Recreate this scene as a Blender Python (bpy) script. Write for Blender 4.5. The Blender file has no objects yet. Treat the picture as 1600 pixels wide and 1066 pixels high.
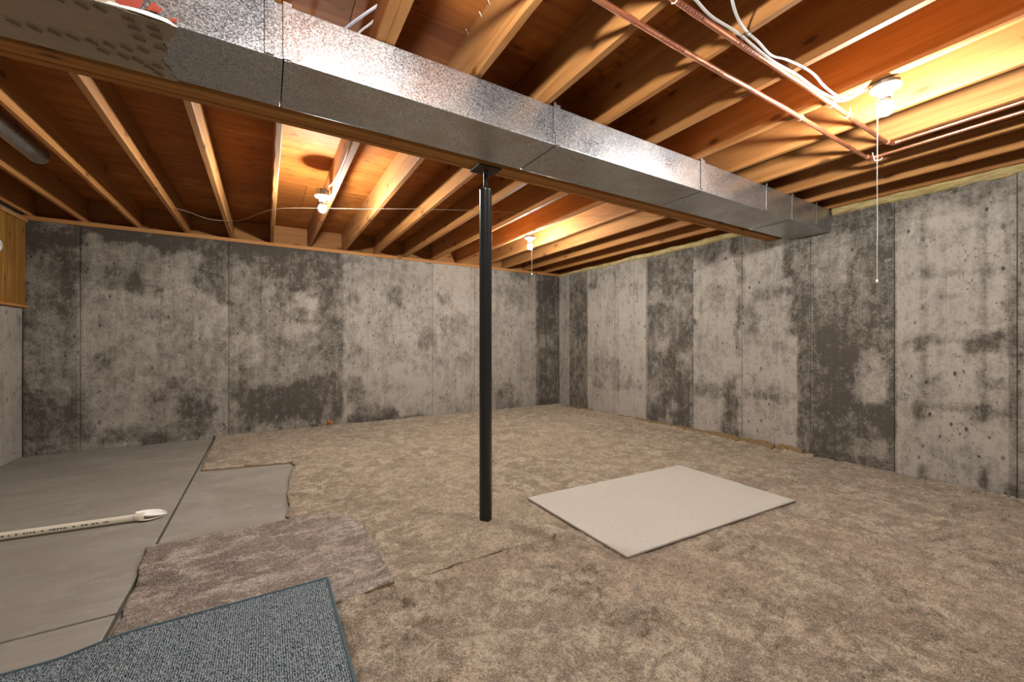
import bpy, bmesh, math, random
import numpy as np
from mathutils import Vector, Matrix

random.seed(7)
sc = bpy.context.scene
COL = sc.collection

# ---------------------------------------------------------------- camera, world, exposure
cam_d = bpy.data.cameras.new('camera')
cam = bpy.data.objects.new('camera', cam_d)
COL.objects.link(cam)
cam.location = (0.0, 0.0, 1.07)
cam.rotation_euler = (math.radians(90), 0, math.radians(-31.15))
cam_d.sensor_width = 36
cam_d.lens = 637.0 / 1600 * 36
cam_d.shift_y = 0.0025
cam_d.clip_start = 0.02
sc.camera = cam

world = bpy.data.worlds.new('world')
world.use_nodes = True
world.node_tree.nodes['Background'].inputs['Color'].default_value = (0.02, 0.02, 0.02, 1)
sc.world = world

BULB_STRENGTH = 3150.0
BULB_COLOR = (1.0, 0.985, 0.955, 1)
sc.view_settings.view_transform = 'Standard'
sc.view_settings.look = 'None'
sc.view_settings.exposure = 0.0
sc.view_settings.gamma = 1.0
sc.view_settings.use_curve_mapping = False
sc.cycles.max_bounces = 10
sc.cycles.diffuse_bounces = 4
sc.cycles.sample_clamp_indirect = 8.0

# room dimensions (metres): X along the beam, Y along the joists
XL, XR = -1.965, 4.40
YB, YF = 5.69, -2.40
HW = 2.245            # top of the concrete
SILL = 0.042
JB = HW + SILL        # underside of the joists
JD = 0.235            # joist depth
JT = JB + JD

STAIN_BACK=[(-2.03,-1.58,-0.1,2.53,0.68,0.02), (-1.58,-0.36,-0.1,2.69,0.33,0.02), (-0.36,0.85,-0.1,2.92,0.58,0.02), (0.85,2.09,-0.1,3.16,0.22,0.02), (2.09,2.8,-0.1,3.35,0.18,0.02),
 (2.8,3.92,-0.1,3.52,0.2,0.03), (3.92,4.49,-0.1,3.69,0.85,0.02), (-1.96,-1.78,0.68,1.42,0.45,0.06), (-1.96,-1.58,1.97,2.29,1.05,0.06), (-1.86,-1.58,0.05,0.68,0.8,0.1),
 (-1.76,-1.58,1.43,1.93,0.85,0.06), (-1.96,-1.86,-0.01,0.44,0.85,0.05), (-1.58,-1.02,2.12,2.37,1.15,0.05), (-1.02,-0.36,2.1,2.39,1.1,0.05), (-1.39,-1.15,1.66,1.81,0.75,0.05),
 (-1.2,-0.92,1.65,1.74,0.75,0.05), (-0.64,-0.36,1.59,2.21,0.85,0.06), (-0.53,-0.36,1.52,2.07,0.9,0.04), (-1.58,-1.46,0.15,0.67,0.6,0.08), (-1.05,-0.44,0.35,0.63,0.6,0.1),
 (-0.94,-0.5,-0.01,0.45,0.95,0.08), (-1.46,-0.7,-0.03,0.19,0.75,0.05), (-1.02,-0.41,0.77,1.12,0.5,0.1), (-1.43,-1.33,0.79,0.99,0.65,0.05), (-0.75,-0.36,0.9,1.12,0.55,0.05),
 (-1.58,-1.51,1.5,2.01,0.45,0.04), (-0.36,0.85,2.05,2.41,1.1,0.06), (-0.1,0.85,1.9,2.16,0.85,0.06), (0.17,0.78,1.37,1.85,0.88,0.06), (-0.32,0.03,1.57,1.8,0.6,0.08),
 (-0.32,0.03,0.9,1.2,0.25,0.08), (0.23,0.52,1.44,1.72,0.25,0.05), (0.27,0.67,1.13,1.33,0.3,0.05), (0.59,0.85,0.88,1.46,0.8,0.05), (0.03,0.59,0.89,1.16,0.7,0.06),
 (-0.22,0.74,0.07,0.54,1.0,0.07), (-0.36,-0.19,0.45,0.68,0.85,0.05), (0.3,0.82,0.24,0.64,0.95,0.05), (-0.35,0.03,-0.08,0.07,0.5,0.04), (0.85,2.09,2.26,2.41,0.95,0.03),
 (0.85,1.05,2.12,2.22,0.6,0.03), (0.92,1.07,1.59,1.72,0.6,0.05), (0.92,1.09,0.91,1.16,0.6,0.06), (0.92,1.09,0.25,0.66,0.7,0.06), (0.9,1.56,-0.06,0.16,0.95,0.05),
 (1.07,1.39,0.05,0.28,0.75,0.05), (1.39,1.93,-0.08,0.05,0.85,0.04), (1.41,1.59,1.68,1.88,0.6,0.05), (1.52,1.72,1.58,1.71,0.55,0.05), (1.1,1.93,0.78,0.87,0.3,0.03),
 (1.86,2.09,1.02,1.32,0.5,0.05), (2.2,2.64,1.21,1.54,0.5,0.07), (2.16,2.35,1.64,1.82,0.42,0.05), (2.43,2.68,0.62,0.92,0.48,0.06), (2.09,2.8,2.27,2.41,0.55,0.03),
 (2.13,2.22,1.7,1.84,0.6,0.03), (2.11,2.33,0.71,0.85,0.45,0.03), (3.38,3.84,2.1,2.41,0.65,0.05), (3.14,3.82,1.61,1.98,0.4,0.05), (3.11,3.56,-0.05,0.37,0.6,0.05),
 (3.08,3.92,2.35,2.45,0.5,0.02), (2.69,3.92,-0.09,0.01,0.5,0.03), (3.97,4.33,0.98,1.26,0.5,0.04), (3.97,4.33,1.48,2.14,0.95,0.04)]
STAIN_RIGHT=[(5.4,5.94,-0.1,4.84,0.22,0.01),
 (4.95,5.4,-0.1,4.61,0.78,0.01), (4.35,4.95,-0.1,4.37,0.1,0.02), (3.76,4.35,-0.1,4.1,0.08,0.01), (3.07,3.76,-0.1,3.81,0.85,0.01), (2.48,3.07,-0.1,3.52,0.14,0.015),
 (1.95,2.48,-0.1,3.27,0.16,0.01), (1.83,1.95,-0.1,3.13,0.82,0.015), (1.23,1.83,-0.1,2.96,0.85,0.01), (0.6,1.23,-0.1,2.68,0.2,0.015), (0.37,0.6,-0.1,2.49,0.5,0.01),
 (5.4,5.75,-0.07,0.82,0.35,0.05), (4.7,4.95,1.94,2.25,0.6,0.05), (4.36,4.95,2.1,2.17,0.45,0.03), (4.3,4.95,0.45,0.85,0.4,0.06), (4.63,4.84,0.44,0.54,0.6,0.03),
 (3.77,4.3,0.41,0.59,0.35,0.05), (3.88,4.05,1.67,1.93,0.35,0.04), (3.3,3.53,0.0,0.25,0.3,0.07), (3.59,3.7,0.28,0.54,0.45,0.06), (3.39,3.56,0.95,1.13,0.5,0.06),
 (3.51,3.67,1.59,1.76,0.45,0.05), (3.12,3.27,0.73,0.93,0.5,0.06), (3.14,3.46,1.21,1.73,0.65,0.08), (2.48,3.07,2.03,2.32,0.75,0.05), (2.48,2.55,0.91,1.99,0.65,0.03),
 (2.48,2.69,-0.01,0.7,0.85,0.05), (2.73,3.07,0.41,0.61,0.55,0.05), (2.48,3.07,1.56,1.78,0.3,0.05), (2.85,3.05,0.9,1.2,0.3,0.06), (2.06,2.48,1.98,2.21,0.7,0.04),
 (2.18,2.34,1.55,1.65,0.7,0.03), (1.92,2.18,1.56,1.65,0.65,0.03), (2.31,2.44,1.19,1.52,0.5,0.05), (1.95,2.44,1.02,1.12,0.4,0.04), (1.92,2.44,0.52,0.61,0.55,0.04),
 (1.92,2.12,1.68,1.81,0.1,0.03), (1.92,2.05,1.74,2.17,0.8,0.03), (1.91,1.99,1.18,1.73,0.75,0.03), (1.23,1.82,1.95,2.23,0.75,0.06), (1.52,1.82,1.58,1.98,0.45,0.08),
 (1.35,1.52,1.16,1.6,0.75,0.06), (1.57,1.82,1.17,1.58,0.65,0.08), (1.3,1.5,0.62,1.05,0.35,0.08), (1.33,1.43,0.57,0.73,0.2,0.05), (1.52,1.82,0.18,1.17,0.95,0.05),
 (1.27,1.57,0.23,0.51,0.9,0.05), (1.31,1.43,0.08,0.24,0.5,0.04), (1.46,1.66,1.85,1.96,0.4,0.05), (1.23,1.28,0.0,1.63,0.9,0.015), (0.6,1.23,2.2,2.44,0.85,0.05),
 (1.07,1.23,2.16,2.28,0.65,0.05), (0.6,0.97,2.08,2.21,0.65,0.05), (1.05,1.07,0.65,2.11,0.6,0.02), (0.95,0.96,1.44,2.08,0.5,0.015), (0.74,0.76,0.51,2.11,0.65,0.02),
 (0.63,0.65,0.97,2.12,0.6,0.02), (0.6,1.17,1.57,1.62,0.5,0.02), (1.02,1.09,1.55,1.68,0.85,0.03), (0.72,0.79,1.54,1.63,0.85,0.03), (0.61,1.17,1.07,1.1,0.5,0.02),
 (1.02,1.11,1.03,1.15,0.85,0.03), (0.68,0.82,1.02,1.14,0.85,0.03), (0.6,1.13,0.56,0.62,0.5,0.02), (1.03,1.1,0.51,0.6,0.75,0.03), (0.73,0.79,0.51,0.62,0.8,0.03),
 (0.65,0.8,0.73,0.83,0.6,0.03), (1.04,1.09,0.75,0.85,0.6,0.03), (1.04,1.09,0.0,0.13,0.85,0.02), (0.73,0.77,0.03,0.19,0.85,0.02), (0.61,0.65,0.04,0.11,0.6,0.02),
 (0.59,0.63,0.0,1.54,0.8,0.02)]

# ---------------------------------------------------------------- helpers: objects
def link(name, me, mat=None, parent=None):
    o = bpy.data.objects.new(name, me)
    COL.objects.link(o)
    if mat is not None and me is not None:
        me.materials.append(mat)
    if parent is not None:
        o.parent = parent
        # walk up: meshes are written in world coordinates
        loc = Vector(parent.location)
        o.matrix_parent_inverse = Matrix.Translation(-loc)
    return o

def tag(o, label, cat, group=None, kind=None):
    o['label'] = label
    o['category'] = cat
    if group: o['group'] = group
    if kind: o['kind'] = kind
    return o

def thing(name, loc, label, cat, group=None):
    o = bpy.data.objects.new(name, None)
    o.empty_display_size = 0.05
    COL.objects.link(o)
    o.location = loc
    return tag(o, label, cat, group)

def structure(o):
    o['kind'] = 'structure'
    return o

def mesh(name, v, f, smooth=False):
    me = bpy.data.meshes.new(name)
    me.from_pydata([tuple(p) for p in v], [], [tuple(q) for q in f])
    me.update()
    if smooth:
        me.polygons.foreach_set('use_smooth', [True] * len(me.polygons))
        me.set_sharp_from_angle(angle=math.radians(40))
    return me

def from_bm(name, bm, smooth=False):
    me = bpy.data.meshes.new(name)
    bmesh.ops.recalc_face_normals(bm, faces=bm.faces)
    bm.to_mesh(me); bm.free()
    if smooth:
        me.polygons.foreach_set('use_smooth', [True] * len(me.polygons))
    return me

def bm_box(bm, x0, x1, y0, y1, z0, z1, bevel=0.0, seg=1):
    r = bmesh.ops.create_cube(bm, size=1.0)
    vs = r['verts']
    for v in vs:
        v.co = Vector((x0 + (v.co.x + .5) * (x1 - x0), y0 + (v.co.y + .5) * (y1 - y0), z0 + (v.co.z + .5) * (z1 - z0)))
    if bevel > 0:
        es = list({e for v in vs for e in v.link_edges})
        bmesh.ops.bevel(bm, geom=es, offset=bevel, segments=seg, affect='EDGES', profile=.5)
    return bm

def box(name, x0, x1, y0, y1, z0, z1, mat, parent=None, bevel=0.0, seg=1):
    bm = bmesh.new()
    bm_box(bm, x0, x1, y0, y1, z0, z1, bevel, seg)
    return link(name, from_bm(name, bm), mat, parent)

def catmull(pts, n=8):
    P = [Vector(p) for p in pts]
    if len(P) < 3: return P
    P = [P[0] * 2 - P[1]] + P + [P[-1] * 2 - P[-2]]
    out = []
    for i in range(1, len(P) - 2):
        a, b, c, d = P[i - 1:i + 3]
        for k in range(n):
            t = k / n
            out.append(.5 * ((2 * b) + (c - a) * t + (2 * a - 5 * b + 4 * c - d) * t * t + (3 * b - a - 3 * c + d) * t ** 3))
    out.append(P[-2])
    return out

def tube_data(pts, r, seg=10, flat=1.0, v=None, f=None):
    v = [] if v is None else v
    f = [] if f is None else f
    base = len(v)
    P = [Vector(p) for p in pts]
    n = len(P)
    t0 = (P[1] - P[0]).normalized()
    up = Vector((0, 0, 1)) if abs(t0.z) < .9 else Vector((1, 0, 0))
    nrm = (up - t0 * up.dot(t0)).normalized()
    for i in range(n):
        t = (P[min(i + 1, n - 1)] - P[max(i - 1, 0)]).normalized()
        nrm = (nrm - t * nrm.dot(t)).normalized()
        bi = t.cross(nrm)
        rr = r[i] if hasattr(r, '__len__') else r
        for k in range(seg):
            a = 2 * math.pi * k / seg
            v.append(P[i] + nrm * (math.cos(a) * rr * flat) + bi * (math.sin(a) * rr))
    for i in range(n - 1):
        for k in range(seg):
            k2 = (k + 1) % seg
            f.append((base + i * seg + k, base + i * seg + k2, base + (i + 1) * seg + k2, base + (i + 1) * seg + k))
    f.append(tuple(base + k for k in reversed(range(seg))))
    f.append(tuple(base + (n - 1) * seg + k for k in range(seg)))
    return v, f

def tube(name, pts, r, mat, parent=None, seg=10, flat=1.0):
    v, f = tube_data(pts, r, seg, flat)
    return link(name, mesh(name, v, f, True), mat, parent)

def lathe(name, prof, center, mat, parent=None, seg=28):
    v, f = [], []
    cx, cy, cz = center
    for (r, z) in prof:
        for k in range(seg):
            a = 2 * math.pi * k / seg
            v.append((cx + r * math.cos(a), cy + r * math.sin(a), cz + z))
    for i in range(len(prof) - 1):
        for k in range(seg):
            k2 = (k + 1) % seg
            f.append((i * seg + k, i * seg + k2, (i + 1) * seg + k2, (i + 1) * seg + k))
    f.append(tuple(reversed(range(seg))))
    f.append(tuple((len(prof) - 1) * seg + k for k in range(seg)))
    me = mesh(name, v, f, True)
    bm = bmesh.new(); bm.from_mesh(me); bmesh.ops.recalc_face_normals(bm, faces=bm.faces); bm.to_mesh(me); bm.free()
    return link(name, me, mat, parent)

# ---------------------------------------------------------------- helpers: vectorised value noise
_rng = np.random.RandomState(11)
_TAB = _rng.rand(256, 256)
def vnoise(x, y):
    xi = np.floor(x).astype(int); yi = np.floor(y).astype(int)
    fx = x - xi; fy = y - yi
    fx = fx * fx * (3 - 2 * fx); fy = fy * fy * (3 - 2 * fy)
    a = _TAB[xi & 255, yi & 255]; b = _TAB[(xi + 1) & 255, yi & 255]
    c = _TAB[xi & 255, (yi + 1) & 255]; d = _TAB[(xi + 1) & 255, (yi + 1) & 255]
    return (a * (1 - fx) + b * fx) * (1 - fy) + (c * (1 - fx) + d * fx) * fy
def fbm(x, y, o=4, g=.5):
    s = 0; a = 1; t = 0
    for i in range(o):
        s = s + a * vnoise(x * 2 ** i + 17.3 * i, y * 2 ** i + 5.1 * i); t += a; a *= g
    return s / t
def sstep(a, b, x):
    t = np.clip((x - a) / (b - a), 0, 1)
    return t * t * (3 - 2 * t)

# ---------------------------------------------------------------- helpers: materials
class NT:
    def __init__(self, name):
        self.m = bpy.data.materials.new(name)
        self.m.use_nodes = True
        self.t = self.m.node_tree
        self.b = self.t.nodes['Principled BSDF']
        self.pos = self.t.nodes.new('ShaderNodeNewGeometry').outputs['Position']
    def n(self, typ, **kw):
        nd = self.t.nodes.new(typ)
        for k, v in kw.items(): setattr(nd, k, v)
        return nd
    def put(self, sock, val):
        if hasattr(val, 'is_linked'): self.t.links.new(val, sock)
        else: sock.default_value = val
    def math(self, op, a, b=None, c=None, clamp=False):
        nd = self.n('ShaderNodeMath', operation=op); nd.use_clamp = clamp
        self.put(nd.inputs[0], a)
        if b is not None: self.put(nd.inputs[1], b)
        if c is not None: self.put(nd.inputs[2], c)
        return nd.outputs[0]
    def scale(self, v3, src=None, loc=(0, 0, 0)):
        nd = self.n('ShaderNodeMapping')
        self.put(nd.inputs['Vector'], self.pos if src is None else src)
        nd.inputs['Scale'].default_value = v3
        nd.inputs['Location'].default_value = loc
        return nd.outputs[0]
    def noise(self, scale, detail=4, rough=.5, vec=None, dist=0.0):
        nd = self.n('ShaderNodeTexNoise')
        self.put(nd.inputs['Vector'], self.pos if vec is None else vec)
        nd.inputs['Scale'].default_value = scale
        nd.inputs['Detail'].default_value = detail
        nd.inputs['Roughness'].default_value = rough
        nd.inputs['Distortion'].default_value = dist
        return nd.outputs['Fac']
    def voro(self, scale, vec=None, feature='F1', out='Distance'):
        nd = self.n('ShaderNodeTexVoronoi', feature=feature)
        self.put(nd.inputs['Vector'], self.pos if vec is None else vec)
        nd.inputs['Scale'].default_value = scale
        return nd.outputs[out]
    def rng(self, val, a, b, c=0.0, d=1.0, smooth=True):
        nd = self.n('ShaderNodeMapRange', interpolation_type='SMOOTHSTEP' if smooth else 'LINEAR')
        self.put(nd.inputs['Value'], val)
        nd.inputs['From Min'].default_value = a; nd.inputs['From Max'].default_value = b
        nd.inputs['To Min'].default_value = c; nd.inputs['To Max'].default_value = d
        return nd.outputs[0]
    def mix(self, f, a, b, mode='MIX'):
        nd = self.n('ShaderNodeMix', data_type='RGBA', blend_type=mode)
        self.put(nd.inputs[0], f)
        self.put(nd.inputs[6], a if hasattr(a, 'is_linked') else (*a, 1))
        self.put(nd.inputs[7], b if hasattr(b, 'is_linked') else (*b, 1))
        return nd.outputs[2]
    def n_wave(self, k):
        nd = self.n('ShaderNodeTexWave', wave_type='BANDS', bands_direction='X', wave_profile='SIN')
        self.put(nd.inputs['Vector'], self.pos)
        nd.inputs['Scale'].default_value = k / 2; nd.inputs['Distortion'].default_value = 1.5; nd.inputs['Detail'].default_value = 1
        return nd.outputs['Fac']
    def attr(self, name):
        return self.n('ShaderNodeAttribute', attribute_name=name).outputs['Fac']
    def rand(self):
        return self.n('ShaderNodeObjectInfo').outputs['Random']
    def bump(self, h, strength=.3, dist=.01):
        nd = self.n('ShaderNodeBump')
        nd.inputs['Strength'].default_value = strength
        nd.inputs['Distance'].default_value = dist
        self.put(nd.inputs['Height'], h)
        self.t.links.new(nd.outputs[0], self.b.inputs['Normal'])
    def done(self, color, rough=.7, metal=0.0, spec=.5):
        self.put(self.b.inputs['Base Color'], color if hasattr(color, 'is_linked') else (*color, 1))
        self.put(self.b.inputs['Roughness'], rough)
        self.put(self.b.inputs['Metallic'], metal)
        self.b.inputs['Specular IOR Level'].default_value = spec
        return self.m

def mat_concrete_wall():
    t = NT('poured_concrete')
    n1 = t.noise(2.9, 12, .76, dist=.4); n2 = t.noise(52, 6, .7); n3 = t.noise(13, 9, .78, t.scale((1, 1, .75)), dist=.5)
    st = t.noise(1.0, 7, .72, t.scale((9, 9, .8)), dist=.6)
    s = t.attr('stain')
    for nn, k in ((n1, 1.7), (n3, 1.9), (n2, 1.0), (st, 1.1)):
        s = t.math('ADD', s, t.math('MULTIPLY', t.math('SUBTRACT', nn, .5), k))
    f = t.rng(s, .04, .98, 0, 1, False)
    light = t.mix(t.noise(2.2, 3), (.365, .318, .260), (.29, .265, .232))
    dark = t.mix(t.noise(3.1, 4), (.056, .050, .043), (.080, .065, .046))
    col = t.mix(f, light, dark)
    # trowel-white scratches and lime bloom
    bl = t.rng(t.noise(11, 10, .8), .58, .70, 0, .5)
    col = t.mix(bl, col, (.40, .37, .33))
    # pits and small dark marks
    vd = t.math('ADD', t.voro(13.0, t.scale((1, 1, .55))), t.math('MULTIPLY', t.math('SUBTRACT', n2, .5), .35))
    pit = t.math('MULTIPLY', t.rng(vd, .08, .15, 1, 0), t.rng(t.noise(4.3, 3), .42, .5))
    vd2 = t.math('ADD', t.voro(42.0, t.scale((1, 1, .5))), t.math('MULTIPLY', t.math('SUBTRACT', n2, .5), .4))
    pit2 = t.math('MULTIPLY', t.rng(vd2, .12, .24, 1, 0), t.rng(t.noise(6.3, 3), .48, .56))
    pm = t.math('MAXIMUM', pit, t.math('MULTIPLY', pit2, .7))
    col = t.mix(pm, col, (.06, .052, .045))
    # form-tie marks on a regular grid
    sx = t.n('ShaderNodeSeparateXYZ'); t.t.links.new(t.pos, sx.inputs[0])
    u = t.math('ADD', sx.outputs[0], sx.outputs[1])
    fu = t.math('MULTIPLY', t.math('SUBTRACT', t.math('FRACT', t.math('MULTIPLY', u, 1 / .405)), .5), .405)
    fz = t.math('MULTIPLY', t.math('SUBTRACT', t.math('FRACT', t.math('MULTIPLY', sx.outputs[2], 1 / .54)), .5), .54 * .6)
    dd = t.math('ADD', t.math('SQRT', t.math('ADD', t.math('MULTIPLY', fu, fu), t.math('MULTIPLY', fz, fz))), t.math('MULTIPLY', t.math('SUBTRACT', n3, .5), .06))
    tie = t.math('MULTIPLY', t.rng(dd, .004, .018, .7, 0), t.rng(t.noise(3.3, 2), .40, .52))
    # faint board lines of the formwork
    fb = t.math('ABSOLUTE', t.math('SUBTRACT', t.math('FRACT', t.math('MULTIPLY', u, 1 / .305)), .5))
    bl2 = t.math('MULTIPLY', t.rng(fb, .0, .012, .5, 0), t.rng(st, .42, .56))
    col = t.mix(t.math('MAXIMUM', tie, bl2), col, (.055, .048, .04))
    h = t.math('SUBTRACT', t.math('ADD', t.math('MULTIPLY', n2, .5), t.math('MULTIPLY', n1, .3)), t.math('MULTIPLY', pm, .8))
    t.bump(h, .45, .006)
    return t.done(col, .88, spec=.25)

def mat_slab():
    t = NT('slab_concrete')
    n1 = t.noise(1.7, 6, .6, dist=.8); n2 = t.noise(60, 4, .6)
    sw = t.noise(1.0, 7, .68, t.scale((2.4, 8.0, 1)), dist=.9)
    col = t.mix(n1, (.19, .168, .136), (.31, .288, .25))
    col = t.mix(t.rng(sw, .35, .7, 0, .45), col, (.165, .14, .108))
    col = t.mix(t.rng(t.noise(7, 8, .75), .52, .70, 0, .45), col, (.36, .335, .295))
    col = t.mix(t.math('MULTIPLY', t.rng(t.voro(9), .03, .06, 1, 0), t.rng(t.noise(3), .52, .56)), col, (.06, .05, .045))
    t.bump(t.math('ADD', n2, sw), .12, .004)
    return t.done(col, t.rng(n1, .3, .7, .5, .68), spec=.4)

def mat_wood(name, axis, a, b, knot=.85, dark=(.10, .038, .012), knot_scale=(6, 2.6), var=.45, blotch=0.0):
    t = NT(name)
    sv = {'x': (1.3, 28, 28), 'y': (28, 1.3, 28), 'z': (28, 28, 1.3)}[axis]
    r = t.rand()
    off = t.n('ShaderNodeCombineXYZ')
    for i, k in enumerate((3.1, 7.7, 5.3)): t.put(off.inputs[i], t.math('MULTIPLY', r, k))
    p = t.n('ShaderNodeVectorMath', operation='ADD'); t.put(p.inputs[0], t.pos); t.put(p.inputs[1], off.outputs[0])
    P = p.outputs[0]
    g = t.noise(1.0, 6, .62, t.scale(sv, P), dist=.7)
    g2 = t.noise(1.0, 3, .5, t.scale(tuple(x * .28 for x in sv), P))
    col = t.mix(t.rng(g, .3, .72), a, b)
    col = t.mix(t.rng(g2, .35, .70, 0, .7), col, b)
    col = t.mix(t.math('MULTIPLY', r, var), col, tuple(x * .55 for x in b))
    if blotch:
        col = t.mix(t.rng(t.noise(2.4, 4, P and .6, P), .52, .68, 0, blotch), col, tuple(min(1, x * 1.5) for x in a))
    sp = t.n('ShaderNodeSeparateXYZ'); t.t.links.new(P, sp.inputs[0])
    X_, Y_, Z_ = sp.outputs
    along, across = {'x': (X_, t.math('ADD', Y_, Z_)), 'y': (Y_, t.math('ADD', Z_, X_)), 'z': (Z_, Y_)}[axis]
    kc = t.n('ShaderNodeCombineXYZ')
    t.put(kc.inputs[0], t.math('MULTIPLY', along, knot_scale[1])); t.put(kc.inputs[1], t.math('MULTIPLY', across, knot_scale[0]))
    vn = t.n('ShaderNodeTexVoronoi', voronoi_dimensions='2D'); t.put(vn.inputs['Vector'], kc.outputs[0]); vn.inputs['Scale'].default_value = 1.0
    kd = t.math('ADD', vn.outputs['Distance'], t.math('MULTIPLY', t.math('SUBTRACT', g, .5), .10))
    kr = t.rng(kd, .04, .11, 1, 0)
    halo = t.rng(kd, .08, .24, .5, 0)
    ck = t.n('ShaderNodeSeparateColor'); t.t.links.new(vn.outputs['Color'], ck.inputs[0])
    keep = t.rng(ck.outputs[0], .50, .56)
    col = t.mix(t.math('MULTIPLY', halo, keep), col, tuple(x * .8 for x in b))
    col = t.mix(t.math('MULTIPLY', t.math('MULTIPLY', kr, keep), knot), col, dark)
    t.bump(g, .25, .003)
    return t.done(col, .72, spec=.3)

def mat_galv():
    t = NT('galvanised_steel')
    vc = t.n('ShaderNodeTexVoronoi'); t.put(vc.inputs['Vector'], t.pos); vc.inputs['Scale'].default_value = 300
    sep = t.n('ShaderNodeSeparateColor'); t.t.links.new(vc.outputs['Color'], sep.inputs[0])
    v = sep.outputs[0]
    col = t.mix(t.rng(v, .2, .95), (.36, .37, .385), (.66, .68, .70))
    sm = t.rng(t.noise(4, 7, .7), .44, .66, 0, .5)
    col = t.mix(sm, col, (.40, .34, .28))
    col = t.mix(t.rng(t.noise(13, 7, .7, dist=1.2), .60, .72, 0, .4), col, (.20, .175, .15))
    ro = t.math('ADD', t.rng(v, 0, 1, .24, .42, False), t.rng(t.noise(4, 5), .3, .7, 0, .12))
    t.bump(t.noise(2.0, 1), .10, .02)
    return t.done(col, ro, .93)

def mat_plain(name, col, rough=.5, metal=0.0, var=.0, vscale=20, spec=.5):
    t = NT(name)
    if var:
        c = t.mix(t.noise(vscale, 5, .6), tuple(x * (1 - var) for x in col), tuple(min(1, x * (1 + var)) for x in col))
    else:
        c = t.mix(t.noise(vscale, 2), col, tuple(x * .96 for x in col))
    return t.done(c, rough, metal, spec)

def mat_copper():
    t = NT('copper')
    n = t.noise(1.0, 5, .6, t.scale((9, 9, 9)))
    col = t.mix(t.rng(n, .35, .7), (.80, .36, .20), (.50, .19, .095))
    return t.done(col, t.rng(n, .3, .7, .26, .45), .9)

def mat_carpet(name, a, b, c, stretch=(1, 1, 1), dens=1.0):
    t = NT(name)
    P = t.scale(stretch)
    n1 = t.noise(7.5 * dens, 6, .66, P, dist=.8)
    n2 = t.noise(1.3, 3, .5)
    n3 = t.noise(165, 3, .7)
    n4 = t.noise(24 * dens, 5, .68, P, dist=.6)
    n5 = t.noise(62, 4, .7)
    col = t.mix(t.rng(n1, .40, .58), a, tuple(x * .9 for x in b))
    col = t.mix(t.rng(n2, .40, .62, 0, .55), col, c)
    col = t.mix(t.rng(t.noise(4.6, 5, .6, P, 1.0), .50, .66, 0, .5), col, tuple(x * .72 for x in c))
    col = t.mix(t.rng(n4, .46, .64, 0, .62), col, tuple(x * .60 for x in b))
    col = t.mix(t.rng(n4, .30, .46, .40, 0), col, tuple(min(1, x * 1.2) for x in a))
    col = t.mix(t.rng(n5, .48, .62, 0, .52), col, tuple(x * .50 for x in b))
    col = t.mix(t.rng(n3, .48, .60, 0, .42), col, tuple(x * .42 for x in b))
    col = t.mix(t.rng(n3, .38, .49, .36, 0), col, tuple(min(1, x * 1.5) for x in a))
    t.bump(t.math('ADD', t.math('ADD', n3, n5), t.math('MULTIPLY', n4, 1.2)), 1.0, .015)
    t.b.inputs['Sheen Weight'].default_value = .15
    return t.done(col, .98, spec=.05)

def mat_mat():
    t = NT('loop_pile_mat')
    n = t.noise(1.0, 2, .6, t.scale((250, 150, 150)), dist=.4)
    r = t.rng(t.n_wave(88), .0, 1.0, .30, .70, False)
    s = t.math('ADD', n, t.math('MULTIPLY', t.math('SUBTRACT', r, .5), .35))
    col = t.mix(t.rng(s, .38, .62), (.024, .034, .040), (.30, .340, .355))
    t.bump(s, .9, .01)
    return t.done(col, .95, spec=.08)

def mat_insul():
    t = NT('yellow_fibreglass')
    n = t.noise(1, 6, .7, t.scale((30, 10, 60)))
    col = t.mix(t.rng(n, .3, .7), (.62, .50, .25), (.36, .26, .09))
    t.bump(n, 1.0, .02)
    return t.done(col, .98, spec=.05)

def mat_bulb():
    t = NT('lit_bulb')
    t.b.inputs['Emission Color'].default_value = BULB_COLOR
    t.b.inputs['Emission Strength'].default_value = BULB_STRENGTH
    m = t.done((.9, .9, .9), .3)
    return m

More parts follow.
